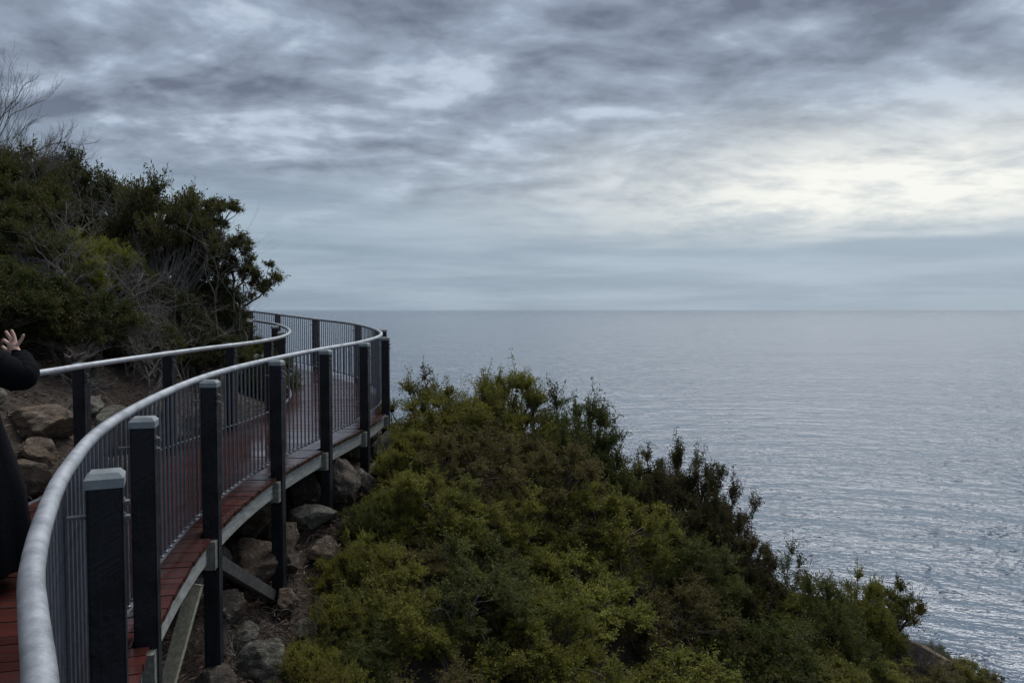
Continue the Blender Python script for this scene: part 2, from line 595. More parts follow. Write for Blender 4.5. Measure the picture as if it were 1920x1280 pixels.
gx = np.arange(-26, 28.01, 0.22)
gy = np.arange(-14, 47.01, 0.22)
GX, GY = np.meshgrid(gx, gy)
GZ = ground(GX.ravel(), GY.ravel()).reshape(GX.shape)
rough = np.zeros_like(GZ)
for i in range(GX.shape[0]):
    for j in range(GX.shape[1]):
        v = Vector((GX[i, j], GY[i, j], 0))
        rough[i, j] = mnoise.noise(v * 1.1) * 0.10 + mnoise.noise(v * 3.1) * 0.05
GZ = GZ + rough * np.where(GZ < -8, 6, 1)
nx, ny = len(gx), len(gy)
idx = np.arange(nx * ny).reshape(ny, nx)
Q = np.stack([idx[:-1, :-1], idx[:-1, 1:], idx[1:, 1:], idx[1:, :-1]], -1).reshape(-1, 4)
terrain = obj("hillside", np_mesh("hillside", np.stack([GX, GY, GZ], -1), quads=Q, smooth=True), M['ground'])
tag(terrain, 'steep coastal slope of dark soil and litter', kind='structure')

# ------------------------------------------------------------------ boardwalk path
# plan of the seaward handrail (x, y) with the deck height there
PATH = np.array([
    (.25, -4.2, -.02), (.28, -3.0, -.02), (.26, -1.8, -.02), (.18, -.9, -.02), (.02, -.2, -.02), (-.30, .48, -.02), (-.56, .90, -.02), (-.722, 1.16, -.01),
    (-.88, 1.40, -.01), (-1.03, 1.64, .0), (-1.28, 2.11, .0),
    (-1.52, 2.63, .01), (-1.84, 3.48, .02), (-2.15, 4.75, .03), (-2.31, 6.0, .05), (-2.31, 7.35, .07), (-2.15, 8.7, .10),
    (-1.98, 10.1, .12), (-1.97, 11.6, .16), (-2.32, 13.1, .21), (-3.02, 14.6, .28), (-4.05, 16.1, .34),
    (-4.92, 17.2, .40), (-6.0, 18.5, .48), (-7.0, 19.6, .54), (-8.3, 20.7, .60)])


def catmull(P, k=24):
    out = []
    n = len(P)
    for i in range(n - 1):
        p0, p1, p2, p3 = P[max(i - 1, 0)], P[i], P[i + 1], P[min(i + 2, n - 1)]
        for t in np.arange(k) / k:
            out.append(0.5 * ((2 * p1) + (-p0 + p2) * t + (2 * p0 - 5 * p1 + 4 * p2 - p3) * t * t + (-p0 + 3 * p1 - 3 * p2 + p3) * t ** 3))
    out.append(P[-1])
    return np.array(out)


CUR = catmull(PATH)
for _ in range(12):       # ease out the joints
    CUR[1:-1] = 0.25 * CUR[:-2] + 0.5 * CUR[1:-1] + 0.25 * CUR[2:]
SEG = np.linalg.norm(np.diff(CUR[:, :2], axis=0), axis=1)
ARC = np.concatenate([[0], np.cumsum(SEG)])
LEN = ARC[-1]


def at(s, off=0.0):
    """point at arc length s, shifted off metres to the seaward side; returns x, y, deck z, tangent, normal"""
    p = np.array([np.interp(s, ARC, CUR[:, k]) for k in range(3)])
    e = 0.08
    a = np.array([np.interp(s - e, ARC, CUR[:, k]) for k in range(2)])
    b = np.array([np.interp(s + e, ARC, CUR[:, k]) for k in range(2)])
    t = (b - a) / (np.linalg.norm(b - a) + 1e-9)
    nrm = np.array([t[1], -t[0]])
    q = p[:2] + nrm * off
    return q[0], q[1], p[2], t, nrm


def s_of_pixel(u, off, lo, hi):
    """arc length where the offset line passes bearing u (survey of the posts in the photo)"""
    best = None
    for s in np.linspace(lo, hi, 800):
        x, y, *_ = at(s, off)
        if y < 0.3:
            continue
        e = abs(960 + 1450 * x / y - u)
        if best is None or e < best[0]:
            best = (e, s)
    return best[1]


def s_near(y):
    k = int(np.argmin(np.abs(CUR[:, 1] - y)))
    return ARC[k]


WID = 1.40            # rail to rail
POFF = 0.125          # post centre outside the rail
RAILH = 1.07

s1 = s_of_pixel(191, POFF, s_near(2.35), s_near(4))
s2 = s_of_pixel(266, POFF, s_near(3.2), s_near(5))
s3 = s_of_pixel(392, POFF, s_near(4), s_near(7))
s4 = s_of_pixel(518, POFF, s_near(5.5), s_near(9))
s5 = s_of_pixel(610, POFF, s_near(7), s_near(10))
s6 = s_of_pixel(683, POFF, s_near(8.5), s_near(11))
s7 = s_near(11.1)
s8 = s_of_pixel(718, POFF, s_near(12.0), s_near(14))
s9 = s_of_pixel(671, POFF, s_near(13), s_near(16))
s10 = s_of_pixel(592, POFF, s_near(14.5), s_near(18))
s11 = s_of_pixel(521, POFF, s_near(16), s_near(19.5))
OUT_S = [s_near(-3.4), s_near(-1.7), s_near(-0.4), s_near(.70), s1, s2, s3, s4, s5, s6, s7, s8, s9, s10, s11, s11 + 1.6, s11 + 3.0]
print('post y', [round(float(at(s)[1]), 2) for s in OUT_S], [round(float(b - a), 2) for a, b in zip(OUT_S[:-1], OUT_S[1:])])

boardwalk = empty("boardwalk", (-2.9, 7, 0.06))
tag(boardwalk, 'curving timber boardwalk of wet red boards on bearers along the cliff', 'boardwalk')
rail_sea = empty("railing", (-2.3, 7, 0.07))
tag(rail_sea, 'seaward steel bar railing with black capped posts, nearest the viewer', 'railing')
rail_hill = empty("railing", (-3.7, 7, 0.07))
tag(rail_hill, 'open hillside handrail on black posts along the far side of the boardwalk', 'railing')
bpy.context.view_layer.update()


def child(name, me, m, parent, world=True):
    """mesh in world coordinates hung under parent with its own origin at its middle"""
    V = np.empty(len(me.vertices) * 3, np.float32)
    me.vertices.foreach_get('co', V)
    V = V.reshape(-1, 3)
    c = (V.min(0) + V.max(0)) / 2
    me.vertices.foreach_set('co', (V - c).ravel())
    me.update()
    o = obj(name, me, m, parent)
    base = parent
    off = Vector((0, 0, 0))
    while base is not None:
        off += base.location
        base = base.parent
    o.location = Vector(c.tolist()) - off
    return o


# deck boards, laid across the walkway and cut round the posts
DE = 0.150
step, gap = 0.0965, 0.0065
rng = random.Random(4)
s = 0.25
while s < LEN - 0.3:
    sa, sb = s + gap / 2, s + step - gap / 2
    x0, y0, z0, t0, n0 = at(sa)
    x1, y1, z1, t1, n1 = at(sb)
    eo = DE
    for ps in OUT_S:
        if abs((sa + sb) / 2 - ps) < 0.0625 + step / 2 + 0.012:
            eo = POFF - 0.062
    eo += rng.uniform(-.004, .004)
    ei = WID + DE + rng.uniform(-.004, .004)
    dzb = rng.uniform(-.0022, .0022)
    c = []
    zt, zb = (z0 + z1) / 2 + dzb, (z0 + z1) / 2 + dzb - 0.034
    # trapezium: the four corners on the two board edges
    A = (x0 + n0[0] * eo, y0 + n0[1] * eo)
    B = (x1 + n1[0] * eo, y1 + n1[1] * eo)
    Cc = (x1 - n1[0] * ei, y1 - n1[1] * ei)
    D = (x0 - n0[0] * ei, y0 - n0[1] * ei)
    za, zb2 = z0 + dzb, z1 + dzb
    mm = Mesh()
    mm.hexa([(*A, za - .034), (*B, zb2 - .034), (*Cc, zb2 - .034), (*D, za - .034), (*A, za), (*B, zb2), (*Cc, zb2), (*D, za)])
    child("deck_board", mm.mesh("deck_board"), M['deck'], boardwalk)
    s += step

# pale joists along both edges and the middle, between bearers, and bearers at the posts
for off, nm in ((DE - 0.055, "edge_beam"), (-WID / 2, "joist"), (-WID - DE + 0.055, "edge_beam")):
    for sa, sb in zip(OUT_S[:-1], OUT_S[1:]):
        ss = np.linspace(sa + 0.10, sb - 0.045, 7)
        bm = Mesh()
        ring = []
        for s in ss:
            x, y, z, t, nn = at(s, off)
            for (a, b) in ((-.022, -.185), (.022, -.185), (.022, -.038), (-.022, -.038)):
                ring.append((x + nn[0] * a, y + nn[1] * a, z + b))
        q = []
        for i in range(6):
            for k in range(4):
                k2 = (k + 1) % 4
                q.append((i * 4 + k, i * 4 + k2, (i + 1) * 4 + k2, (i + 1) * 4 + k))
        q += [(3, 2, 1, 0), (24, 25, 26, 27)]
        bm.add(ring, q)
        child(nm, bm.mesh(nm), M['pale'], boardwalk)


def bolt_mesh():
    bm = bmesh.new()
    bmesh.ops.create_cone(bm, cap_ends=True, segments=10, radius1=.019, radius2=.019, depth=.008)
    r = bmesh.ops.create_cone(bm, cap_ends=True, segments=6, radius1=.011, radius2=.0095, depth=.014)
    bmesh.ops.translate(bm, verts=r['verts'], vec=(0, 0, .010))
    me = bpy.data.meshes.new("bolt")
    bm.to_mesh(me)
    bm.free()
    me.materials.append(M['steel'])
    return me


BOLT = bolt_mesh()


def put_bolt(parent, wpt, nrm):
    o = bpy.data.objects.new("bolt", BOLT)
    link(o, parent)
    off = Vector((0, 0, 0))
    b = parent
    while b is not None:
        off += b.location
        b = b.parent
    o.location = Vector(wpt) - off
    o.rotation_euler = Vector((*nrm[:2], nrm[2] if len(nrm) > 2 else 0)).to_track_quat('Z', 'Y').to_euler()


for i, s in enumerate(OUT_S):
    sb = s - 0.054 - 0.036
    x, y, z, t, nn = at(sb, POFF + 0.045)
    xi, yi, *_ = at(sb, -WID - POFF - 0.05)
    be = child("bearer", bar_mesh("bearer", (x, y, z - .135), (xi, yi, z - .135), .068, .19), M['bearer'], boardwalk)
    for dzb, dn in ((.045, -.02), (-.045, -.055)):
        xb, yb, *_ = at(sb - 0.036, POFF + dn + .02)
        put_bolt(be, (xb, yb, z - .135 + dzb), -t)

# raking struts under the deck
child("brace", bar_mesh("brace", (-2.10, 5.06, -.20), (-2.31, 4.56, -1.45), .085, .05, up=(0, 1, 0)), M['brace'], boardwalk)
x3, y3, z3, *_ = at(s3 + .12, POFF)
x4, y4, z4, *_ = at(s4 - .03, POFF - .085)
child("brace", bar_mesh("brace", (x3, y3 - .02, -.20), (x4 + .05, y4 + .02, -1.09), .05, .10), M['darkbrace'], boardwalk)
for s, off in ((s5, -.42), (s6, -.35), (s4, -.95), (s5, -1.1), (s3, -.95), (s6, -1.0), (s7, -.6)):
    x, y, z, t, nn = at(s - .095, off)
    g = gz(x, y)
    child("support_post", bar_mesh("support_post", (x, y, g - .3), (x, y, z - .232), .10, .10, up=(t[0], t[1], 0)), M['bearer'], boardwalk)


# ---- railings
def rail_line(off, h, a, b, n):
    pts = []
    for s in np.linspace(a, b, n):
        x, y, z, *_ = at(s, off)
        pts.append((x, y, z + h))
    return np.array(pts)


def post_mesh(name, L):
    bm = bmesh.new()
    bmesh.ops.create_cube(bm, size=1)
    bmesh.ops.scale(bm, vec=(.108, .108, L), verts=bm.verts)
    bmesh.ops.bevel(bm, geom=[e for e in bm.edges if abs(e.verts[0].co.z - e.verts[1].co.z) > .1], offset=.008, segments=2, affect='EDGES')
    bmesh.ops.translate(bm, verts=bm.verts, vec=(0, 0, -L / 2))
    me = bpy.data.meshes.new(name)
    bm.to_mesh(me)
    bm.free()
    return me


def cap_mesh():
    m = Mesh()
    h = .0585
    q = .043
    b = .002
    m.hexa([(-h, -h, -.028), (h, -h, -.028), (h, h, -.028), (-h, h, -.028), (-h, -h, b), (h, -h, b), (h, h, b), (-h, h, b)])
    m.hexa([(-h, -h, b + .0005), (h, -h, b + .0005), (h, h, b + .0005), (-h, h, b + .0005), (-q, -q, .020), (q, -q, .020), (q, q, .020), (-q, q, .020)])
    me = m.mesh("post_cap")
    me.materials.append(M['cap'])
    return me


CAP = cap_mesh()


def baluster_mesh():
    m = Mesh()
    H = RAILH - .085
    m.add(*tube([(0, 0, 0.0), (0, 0, H)], [.0085, .0085], 6))
    m.add(*tube([(0, 0, -.022), (0, 0, -.016), (0, 0, .008), (0, 0, .012)], [.009, .0145, .0145, .009], 8))
    me = m.mesh("baluster", False)
    me.materials.append(M['bal'])
    return me


BAL = baluster_mesh()


def build_rail(root, off, side, posts, bars, bal_from, bal_to):
    n = 420
    child("handrail", (lambda m: m.mesh("handrail", True))(Mesh().add(*tube(rail_line(off, RAILH, .1, LEN - .1, n), .0252, 16))), M['rail'], root)
    # flat bottom bar
    pts = []
    ss = np.linspace(bal_from, bal_to, 360)
    V = []
    for s in ss:
        x, y, z, t, nn = at(s, off)
        for a, b in ((-.019, .078), (.019, .078), (.019, .086), (-.019, .086)):
            V.append((x + nn[0] * a, y + nn[1] * a, z + b))
    q = []
    for i in range(len(ss) - 1):
        for k in range(4):
            k2 = (k + 1) % 4
            q.append((i * 4 + k, i * 4 + k2, (i + 1) * 4 + k2, (i + 1) * 4 + k))
    child("bottom_rail", Mesh().add(V, q).mesh("bottom_rail"), M['bal'], root)
    ang = 0
    s = bal_from + .05
    ro = root.location
    while bars and s < bal_to - .02:
        x, y, z, t, nn = at(s, off)
        o = bpy.data.objects.new("baluster", BAL)
        link(o, root)
        o.location = (x - ro.x, y - ro.y, z + .088 - ro.z)
        # keep the bar spacing equal along this rail, whichever side of the bend
        xn, yn, *_ = at(s + .05, off)
        sp = math.hypot(xn - x, yn - y) / .05
        s += .100 / max(sp, .3)
    for s in posts:
        x, y, z, t, nn = at(s, off + side * POFF)
        top = z + RAILH - .008
        g = gz(x, y) - .35
        po = bpy.data.objects.new("post", post_mesh("post", top - g))
        po.data.materials.append(M['post'])
        link(po, root)
        po.location = (x - ro.x, y - ro.y, top - ro.z)
        rz = math.atan2(t[1], t[0])
        po.rotation_euler = (0, 0, rz)
        c = bpy.data.objects.new("post_cap", CAP)
        link(c, po)
        # tie bracket from the bar panel to the post
        for hh in ((RAILH - .135, .115) if bars else (.082,)):
            xa, ya, *_ = at(s, off + side * .012)
            xb, yb, *_ = at(s, off + side * (POFF - .055))
            child("bracket", bar_mesh("bracket", (xa, ya, z + hh), (xb, yb, z + hh), .03, .010, bev=0), M['bal'], root)
        for hh in (-.09, -.14):
            b1 = bpy.data.objects.new("bolt", BOLT)
            link(b1, po)
            b1.location = (0, -.0545, hh + .0)
            b1.rotation_euler = (math.pi / 2, 0, 0)


build_rail(rail_sea, 0.0, 1, OUT_S, True, s_near(-1.6), LEN - .6)
IN_S = [s_near(-2.6), s_near(-1.0), s_near(.8)]
# hillside posts where the photo shows them
for u, lo, hi in ((150, 5.0, 7.8), (316, 6.5, 10), (433, 8.3, 11), (503, 9.6, 11.4)):
    best = None
    for s in np.linspace(s_near(lo), s_near(hi), 500):
        x, y, *_ = at(s, -WID - POFF)
        e = abs(960 + 1450 * x / y - u)
        if best is None or e < best[0]:
            best = (e, s)
    IN_S.append(best[1])
IN_S.insert(3, IN_S[3] - 1.75)
IN_S.insert(3, IN_S[3] - 1.6)
IN_S += [s_near(12.6), s_near(14.1), s_near(15.8), s_near(17.4), s_near(19)]
print('inner y', [round(float(at(s, -WID)[1]), 2) for s in IN_S])
build_rail(rail_hill, -WID, -1, IN_S, False, s_near(-1.6), LEN - .6)


# ------------------------------------------------------------------ rocks
def rock_mesh(name, seed, cuts=16, sub=5, amp=.09):
    r = random.Random(seed)
    bm = bmesh.new()
    bmesh.ops.create_icosphere(bm, subdivisions=sub, radius=1)
    planes = []
    for _ in range(cuts):
        v = Vector((r.gauss(0, 1), r.gauss(0, 1), r.gauss(0, .8))).normalized()
        planes.append((v, r.uniform(.42, .80)))
    o = Vector((r.uniform(-50, 50), r.uniform(-50, 50), r.uniform(-50, 50)))
    for v in bm.verts:
        p = v.co.copy()
        for nrm, d in planes:
            k = p.dot(nrm) - d
            if k > 0:
                p -= nrm * k * .92
        p *= 1 + amp * mnoise.fractal(p * 1.6 + o, 1.0, 2.0, 4) +   .07 * mnoise.noise(p * 4 + o) + .03 * mnoise.noise(p * 13 + o)
        v.co = p
    me = bpy.data.meshes.new(name)
    bm.to_mesh(me)
    bm.free()
    me.polygons.foreach_set('use_smooth', [True] * len(me.polygons))
    return me


def boulder(x, y, size, seed, m, label, sink=.3, rz=0.0, dz=0.0, tilt=(0, 0), group=None):
    o = obj("boulder", rock_mesh("boulder", seed), M[m])
    o.location = (x, y, gz(x, y) + size[2] * (1 - 2 * sink) + dz)
    o.scale = size
    o.rotation_euler = (tilt[0], tilt[1], rz)
    tag(o, label, 'boulder', group)
    return o


boulder(-4.1, 6.6, (.26, .25, .20), 1, 'rock_tan', 'smooth orange-tan boulder at the left edge behind the walker', .25, .4, .05)
boulder(-4.62, 7.6, (.44, .34, .22), 2, 'rock_tan', 'large lichen-blotched boulder left of the first hillside post', .3, .2, .02)
boulder(-5.25, 7.6, (.32, .28, .16), 3, 'rock_lichen', 'low pale slab on the soil bank above the lichen boulder', .3, 1.1, 0)
boulder(-4.15, 8.1, (.30, .30, .34), 5, 'rock_lichen', 'upright pale lichen boulder right of the first hillside post', .2, 0.4, .05)
boulder(-4.3, 9.3, (.36, .34, .26), 6, 'rock_tan', 'rusty and white patched boulder below the bent dead branch', .3, .9, .05)
boulder(-3.85, 9.6, (.40, .30, .30), 7, 'rock_lichen', 'white-lichened boulder seen through the bars past the third post', .3, .1, 0)
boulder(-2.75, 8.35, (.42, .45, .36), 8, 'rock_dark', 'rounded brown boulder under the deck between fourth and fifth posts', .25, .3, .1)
boulder(-2.35, 7.75, (.26, .28, .24), 9, 'rock_tan', 'blunt tan boulder jutting out below the deck beside the fourth post', .25, .7, .08)
boulder(-2.55, 7.2, (.40, .36, .26), 10, 'rock_tan', 'broad tan boulder at the foot of the fourth post', .25, 2.1, .0)
boulder(-2.0, 6.0, (.30, .26, .20), 11, 'rock_lichen', 'white-crusted boulder on the litter at the bottom by third post', .3, .6, .06)
boulder(-1.85, 6.85, (.17, .18, .13), 12, 'rock_lichen', 'small white-spotted rock right of the dark diagonal brace', .25, .2, .03)
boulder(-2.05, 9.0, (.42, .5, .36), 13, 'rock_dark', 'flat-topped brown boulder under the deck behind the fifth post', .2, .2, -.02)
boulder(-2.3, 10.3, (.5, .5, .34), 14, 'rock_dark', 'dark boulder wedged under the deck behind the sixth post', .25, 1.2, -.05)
boulder(-1.72, 10.4, (.22, .3, .42), 15, 'rock_lichen', 'pale lichened rock standing between sixth and seventh posts', .3, 1.2, .0)
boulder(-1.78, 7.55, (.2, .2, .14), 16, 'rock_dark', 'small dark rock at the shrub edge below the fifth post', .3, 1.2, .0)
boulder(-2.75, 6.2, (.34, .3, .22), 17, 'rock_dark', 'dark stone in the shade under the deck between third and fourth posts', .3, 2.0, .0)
boulder(6.25, 11.75, (.75, .6, .34), 18, 'rock_tan', 'bare tan rock outcrop on the cliff edge at lower right', .38, -.3, .06, (0, .35))
boulder(7.0, 11.7, (.5, .4, .26), 19, 'rock_tan', 'lower tan ledge stepping down beside the cliff edge outcrop', .45, .5, .02, (0, .5))

boulder(-2.65, 7.75, (.34, .36, .30), 21, 'rock_tan', 'orange-tan block stacked under the deck behind the fourth post', .2, 1.7, .12)
boulder(-2.15, 8.25, (.26, .22, .20), 22, 'rock_lichen', 'pale rock in the pile beside the fifth post', .25, .2, .1)
boulder(-2.1, 7.1, (.20, .18, .15), 23, 'rock_tan', 'fist-shaped tan rock touching the base of the fourth post', .2, 2.2, .02)
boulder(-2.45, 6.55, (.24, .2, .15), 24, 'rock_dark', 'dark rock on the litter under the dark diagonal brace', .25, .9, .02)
boulder(-1.75, 5.45, (.24, .22, .16), 25, 'rock_lichen', 'white-flecked rock cut off by the bottom edge', .3, 2.9, .02)
boulder(-2.45, 9.5, (.36, .34, .30), 26, 'rock_tan', 'tan rock filling the gap under the deck behind the sixth post', .2, .5, .0)
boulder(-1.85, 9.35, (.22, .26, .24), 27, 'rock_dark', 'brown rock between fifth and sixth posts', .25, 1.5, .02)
boulder(-4.75, 6.3, (.34, .30, .24), 28, 'rock_tan', 'rust-stained rock uphill of the lichen boulder', .3, 1.5, .02)
boulder(-4.7, 8.5, (.28, .30, .20), 29, 'rock_lichen', 'grey rock half buried in the bank under the low bush', .35, .5, .02)
boulder(-3.95, 7.5, (.24, .26, .20), 30, 'rock_lichen', 'small pale rock beside the first hillside post', .3, 2.5, .02)

for (x, y, sz, sd, m, lb) in (
        (-4.35, 7.15, .22, 41, 'rock_tan', 'orange-tan rock between the smooth boulder and the lichen boulder'),
        (-4.15, 7.85, .20, 42, 'rock_tan', 'tan rock tucked behind the first hillside post'),
        (-4.95, 6.95, .24, 43, 'rock_lichen', 'pale lichened rock at the left edge on the bank'),
        (-3.95, 8.75, .24, 44, 'rock_lichen', 'white-lichened rock seen through the bars between second and third posts'),
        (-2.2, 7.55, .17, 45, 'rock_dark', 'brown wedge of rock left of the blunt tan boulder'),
        (-1.95, 7.85, .20, 46, 'rock_tan', 'tan rock leaning on the shrubs right of the fourth post'),
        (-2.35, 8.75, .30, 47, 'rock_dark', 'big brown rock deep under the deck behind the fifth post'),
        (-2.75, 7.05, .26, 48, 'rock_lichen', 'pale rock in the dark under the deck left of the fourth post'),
        (-1.85, 6.4, .15, 49, 'rock_tan', 'small tan rock on the litter between third and fourth posts'),
        (-2.2, 6.25, .16, 50, 'rock_lichen', 'small lichened rock left of the white-crusted boulder'),
        (-1.7, 9.9, .24, 51, 'rock_lichen', 'pale rock at the foot of the sixth post'),
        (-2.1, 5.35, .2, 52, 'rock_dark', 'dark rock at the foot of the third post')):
    rr = random.Random(sd)
    boulder(x, y, (sz * rr.uniform(.9, 1.25), sz * rr.uniform(.85, 1.1), sz * rr.uniform(.7, .95)), sd, m, lb, .22, rr.uniform(0, 3), .02)

# ------------------------------------------------------------------ vegetation
def unit(v):
    return v / (np.linalg.norm(v, axis=-1, keepdims=True) + 1e-9)


def cones(A, B, ra, rb, sides=3):
    """many straight tapered twigs at once"""
    A, B = np.asarray(A), np.asarray(B)
    n = len(A)
    d = unit(B - A)
    ref = np.where(np.abs(d[:, 2:3]) < .9, np.array([[0, 0, 1.0]]), np.array([[1.0, 0, 0]]))
    u = unit(np.cross(d, ref))
    v = np.cross(d, u)
    ra = np.broadcast_to(ra, (n,))[:, None]
    rb = np.broadcast_to(rb, (n,))[:, None]
    V = np.empty((n, 2 * sides, 3))
    for k in range(sides):
        a = 2 * math.pi * k / sides
        e = math.cos(a) * u + math.sin(a) * v
        V[:, k] = A + e * ra
        V[:, sides + k] = B + e * rb
    q = np.array([(k, (k + 1) % sides, sides + (k + 1) % sides, sides + k) for k in range(sides)])
    Q = (np.arange(n)[:, None, None] * 2 * sides + q[None]).reshape(-1, 4)
    return V.reshape(-1, 3), Q


def leaves(P, D, L, W, g):
    """leaf blades: folded kite quads at P pointing along D"""
    n = len(P)
    L = L * g.uniform(.65, 1.25, n)[:, None]
    W = W * g.uniform(.7, 1.2, n)[:, None]
    D = unit(D)
    s = unit(np.cross(D, unit(g.normal(size=(n, 3)) + np.array([0, 0, .6]))))
    V = np.empty((n, 4, 3))
    V[:, 0] = P
    V[:, 1] = P + D * L * .5 + s * W * .5
    V[:, 2] = P + D * L
    V[:, 3] = P + D * L * .5 - s * W * .5
    V[:, 2, 2] -= (L * .12)[:, 0]
    Q = np.arange(n * 4).reshape(n, 4)
    return V.reshape(-1, 3), Q


def limb(a, b, r0, r1, g, bend=.15, n=6):
    a, b = np.asarray(a, float), np.asarray(b, float)
    t = np.linspace(0, 1, n)[:, None]
    L = np.linalg.norm(b - a)
    mid = (a + b) / 2 + g.normal(size=3) * bend * L * .5
    mid[2] += .06 * L
    p = (1 - t) ** 2 * a + 2 * t * (1 - t) * mid + t ** 2 * b
    p[1:-1] += g.normal(size=(n - 2, 3)) * bend * L * .05
    return tube(p, np.linspace(r0, r1, n), 5, False)


def shrub(name, seed, clumps, nt=20, nl=22, L=.04, W=.013, up=.5, spread=.8, flop=.75, stems=3, r0=.03, base_r=.10, along=(.15, 1.0), twig_r=.0035, nodes=None, shoots=.07):
    """clumps: (cx, cy, cz, radius). Each clump is a spray of twigs carrying leaves; limbs run from the base"""
    g = np.random.default_rng(seed)
    C = np.array(clumps, float)
    nC = len(C)
    wood, fol = Mesh(), Mesh()
    # stems, then limbs to the clumps
    hubs = []
    zt = C[:, 2].max()
    for k in range(stems):
        a = 2 * math.pi * (k + g.uniform(0, .5)) / stems
        b0 = np.array([math.cos(a) * base_r, math.sin(a) * base_r, -.15])
        far = C[g.integers(nC)]
        h = np.array([far[0] * .35 + b0[0], far[1] * .35 + b0[1], zt * g.uniform(.28, .45)])
        hubs.append(h)
        wood.add(*limb(b0, h, r0, r0 * .7, g, .12))
    hubs = np.array(hubs)
    if nodes is not None:
        nn_ = []
        for nd in nodes:
            nd = np.array(nd, float)
            h = hubs[np.argmin(np.linalg.norm((hubs - nd) * (1, 1, .3), axis=1))]
            wood.add(*limb(h, nd, r0 * .6, r0 * .35, g, .25, 8))
            nn_.append(nd)
        hubs = np.array(nn_)
        r0 = r0 * .5
    for c in C:
        h = hubs[np.argmin(np.linalg.norm((hubs - c[:3]) * (1, 1, .4), axis=1))]
        wood.add(*limb(h, c[:3] - (0, 0, c[3] * .25), r0 * .55, r0 * .16, g, .22))
    # twigs
    ci = np.repeat(np.arange(nC), nt)
    n = len(ci)
    d = g.normal(size=(n, 3)) * (spread, spread, spread)
    out = C[ci, :3] - np.array([0, 0, zt * .35])
    out = unit(out * (1, 1, .8))
    d = unit(unit(d) + np.array([0, 0, up]) + out * .45)
    start = C[ci, :3] - d * C[ci, 3:4] * .15
    start[:, 2] -= C[ci, 3] * .12
    ln = C[ci, 3] * g.uniform(.6, 1.12, n)
    long = (g.uniform(size=n) < shoots) & (C[ci, 2] > zt * .35)
    ln = np.where(long, ln * g.uniform(1.2, 1.9, n), ln)
    d = np.where(long[:, None], unit(d * .45 + np.array([0, 0, .9])), d)
    end = start + d * ln[:, None]
    wood.add(*cones(start, end, twig_r, twig_r * .4))
    # leaves
    ti = np.repeat(np.arange(n), nl)
    m = len(ti)
    t = g.uniform(along[0], along[1], m) ** .8
    P = start[ti] + d[ti] * (ln[ti] * t)[:, None] + g.normal(size=(m, 3)) * C[ci[ti], 3:4] * .05
    ld = unit(d[ti] * (1 - flop) + unit(g.normal(size=(m, 3))) * flop + np.array([0, 0, .12]))
    fol.add(*leaves(P, ld, L, W, g))
    return fol.mesh(name + "_foliage"), wood.mesh(name + "_wood", True)


def dome(seed, Rr, H, n, cr, zmin=.12, squash=1.0, core=.25, hang=0.0):
    """clump centres filling an uneven dome"""
    g = np.random.default_rng(seed)
    out = []
    lob = [(g.uniform(-.45, .45), g.uniform(-.45, .45), g.uniform(.7, 1.05)) for _ in range(5)]
    while len(out) < n:
        v = g.normal(size=3)
        v /= np.linalg.norm(v)
        v[2] = abs(v[2]) if g.uniform() < .85 else -abs(v[2]) * .3
        r = g.uniform(core, 1) ** .5
        lb = lob[g.integers(5)]
        x = (v[0] * r * .75 + lb[0] * .6) * Rr
        y = (v[1] * r * .75 + lb[1] * .6) * Rr
        z = H * (zmin + (1 - zmin) * max(0, v[2] * r * lb[2]))
        if z < 0.03:
            continue
        out.append((x, y, z, cr * g.uniform(.65, 1.25)))
    return out


PROTO = {}


def proto(key, leafmat, woodmat, *a, **k):
    f, wd = shrub(key, *a, **k)
    f.materials.append(M[leafmat])
    wd.materials.append(M[woodmat])
    PROTO[key] = (f, wd)


proto('tea_a', 'tea', 'twig', 11, dome(11, .85, 1.05, 123, 0.211), nt=22, nl=27, L=0.0310, W=0.0106, up=.7, flop=.65)
proto('tea_b', 'tea', 'twig', 12, dome(12, .80, 1.10, 117, 0.220), nt=22, nl=27, L=0.0327, W=0.0106, up=.8, flop=.6)
proto('tea_c', 'brown', 'twig', 13, dome(13, .80, 1.0, 104, 0.211), nt=22, nl=22, L=0.0292, W=0.0097, up=.6, flop=.7)
proto('lime_a', 'lime', 'twig', 14, dome(14, .85, .95, 130, 0.185), nt=20, nl=25, L=0.0310, W=0.0150, up=.45, flop=.8)
proto('lime_b', 'lime', 'twig', 15, dome(15, .80, 1.0, 123, 0.185), nt=20, nl=25, L=0.0292, W=0.0141, up=.5, flop=.8)
proto('dark_a', 'dark', 'twig', 16, dome(16, .85, 1.0, 110, 0.220), nt=22, nl=24, L=0.0361, W=0.0123, up=.5, flop=.75)
proto('brush', 'candle', 'twig', 17, dome(17, .80, .92, 190, .22, core=.1), nt=9, nl=38, L=.034, W=.010, up=1.9, spread=.7, flop=.85, along=(.35, 1))
proto('umbrella', 'olive', 'bark', 18, dome(18, .62, .95, 46, .17, zmin=.55, core=.5), nt=16, nl=16, L=.040, W=.016, up=.5, stems=3, r0=.026)
proto('silver', 'grey', 'twig', 19, dome(19, .55, .42, 60, .15, zmin=.05), nt=16, nl=15, L=.045, W=.011, up=.9, flop=.6)
proto('sprig', 'grey', 'twig', 20, [(.04, 0, .42, .30), (-.12, .05, .55, .30), (.10, -.08, .62, .30), (-.02, .1, .72, .26), (.16, .05, .80, .24), (-.18, -.1, .78, .24), (.0, 0, .95, .2)], nt=10, nl=13, L=.044, W=.018, up=1.0, flop=.7, stems=2, r0=.012, along=(.05, 1))
print('protos', {k: len(v[0].polygons) + len(v[1].polygons) for k, v in PROTO.items()})


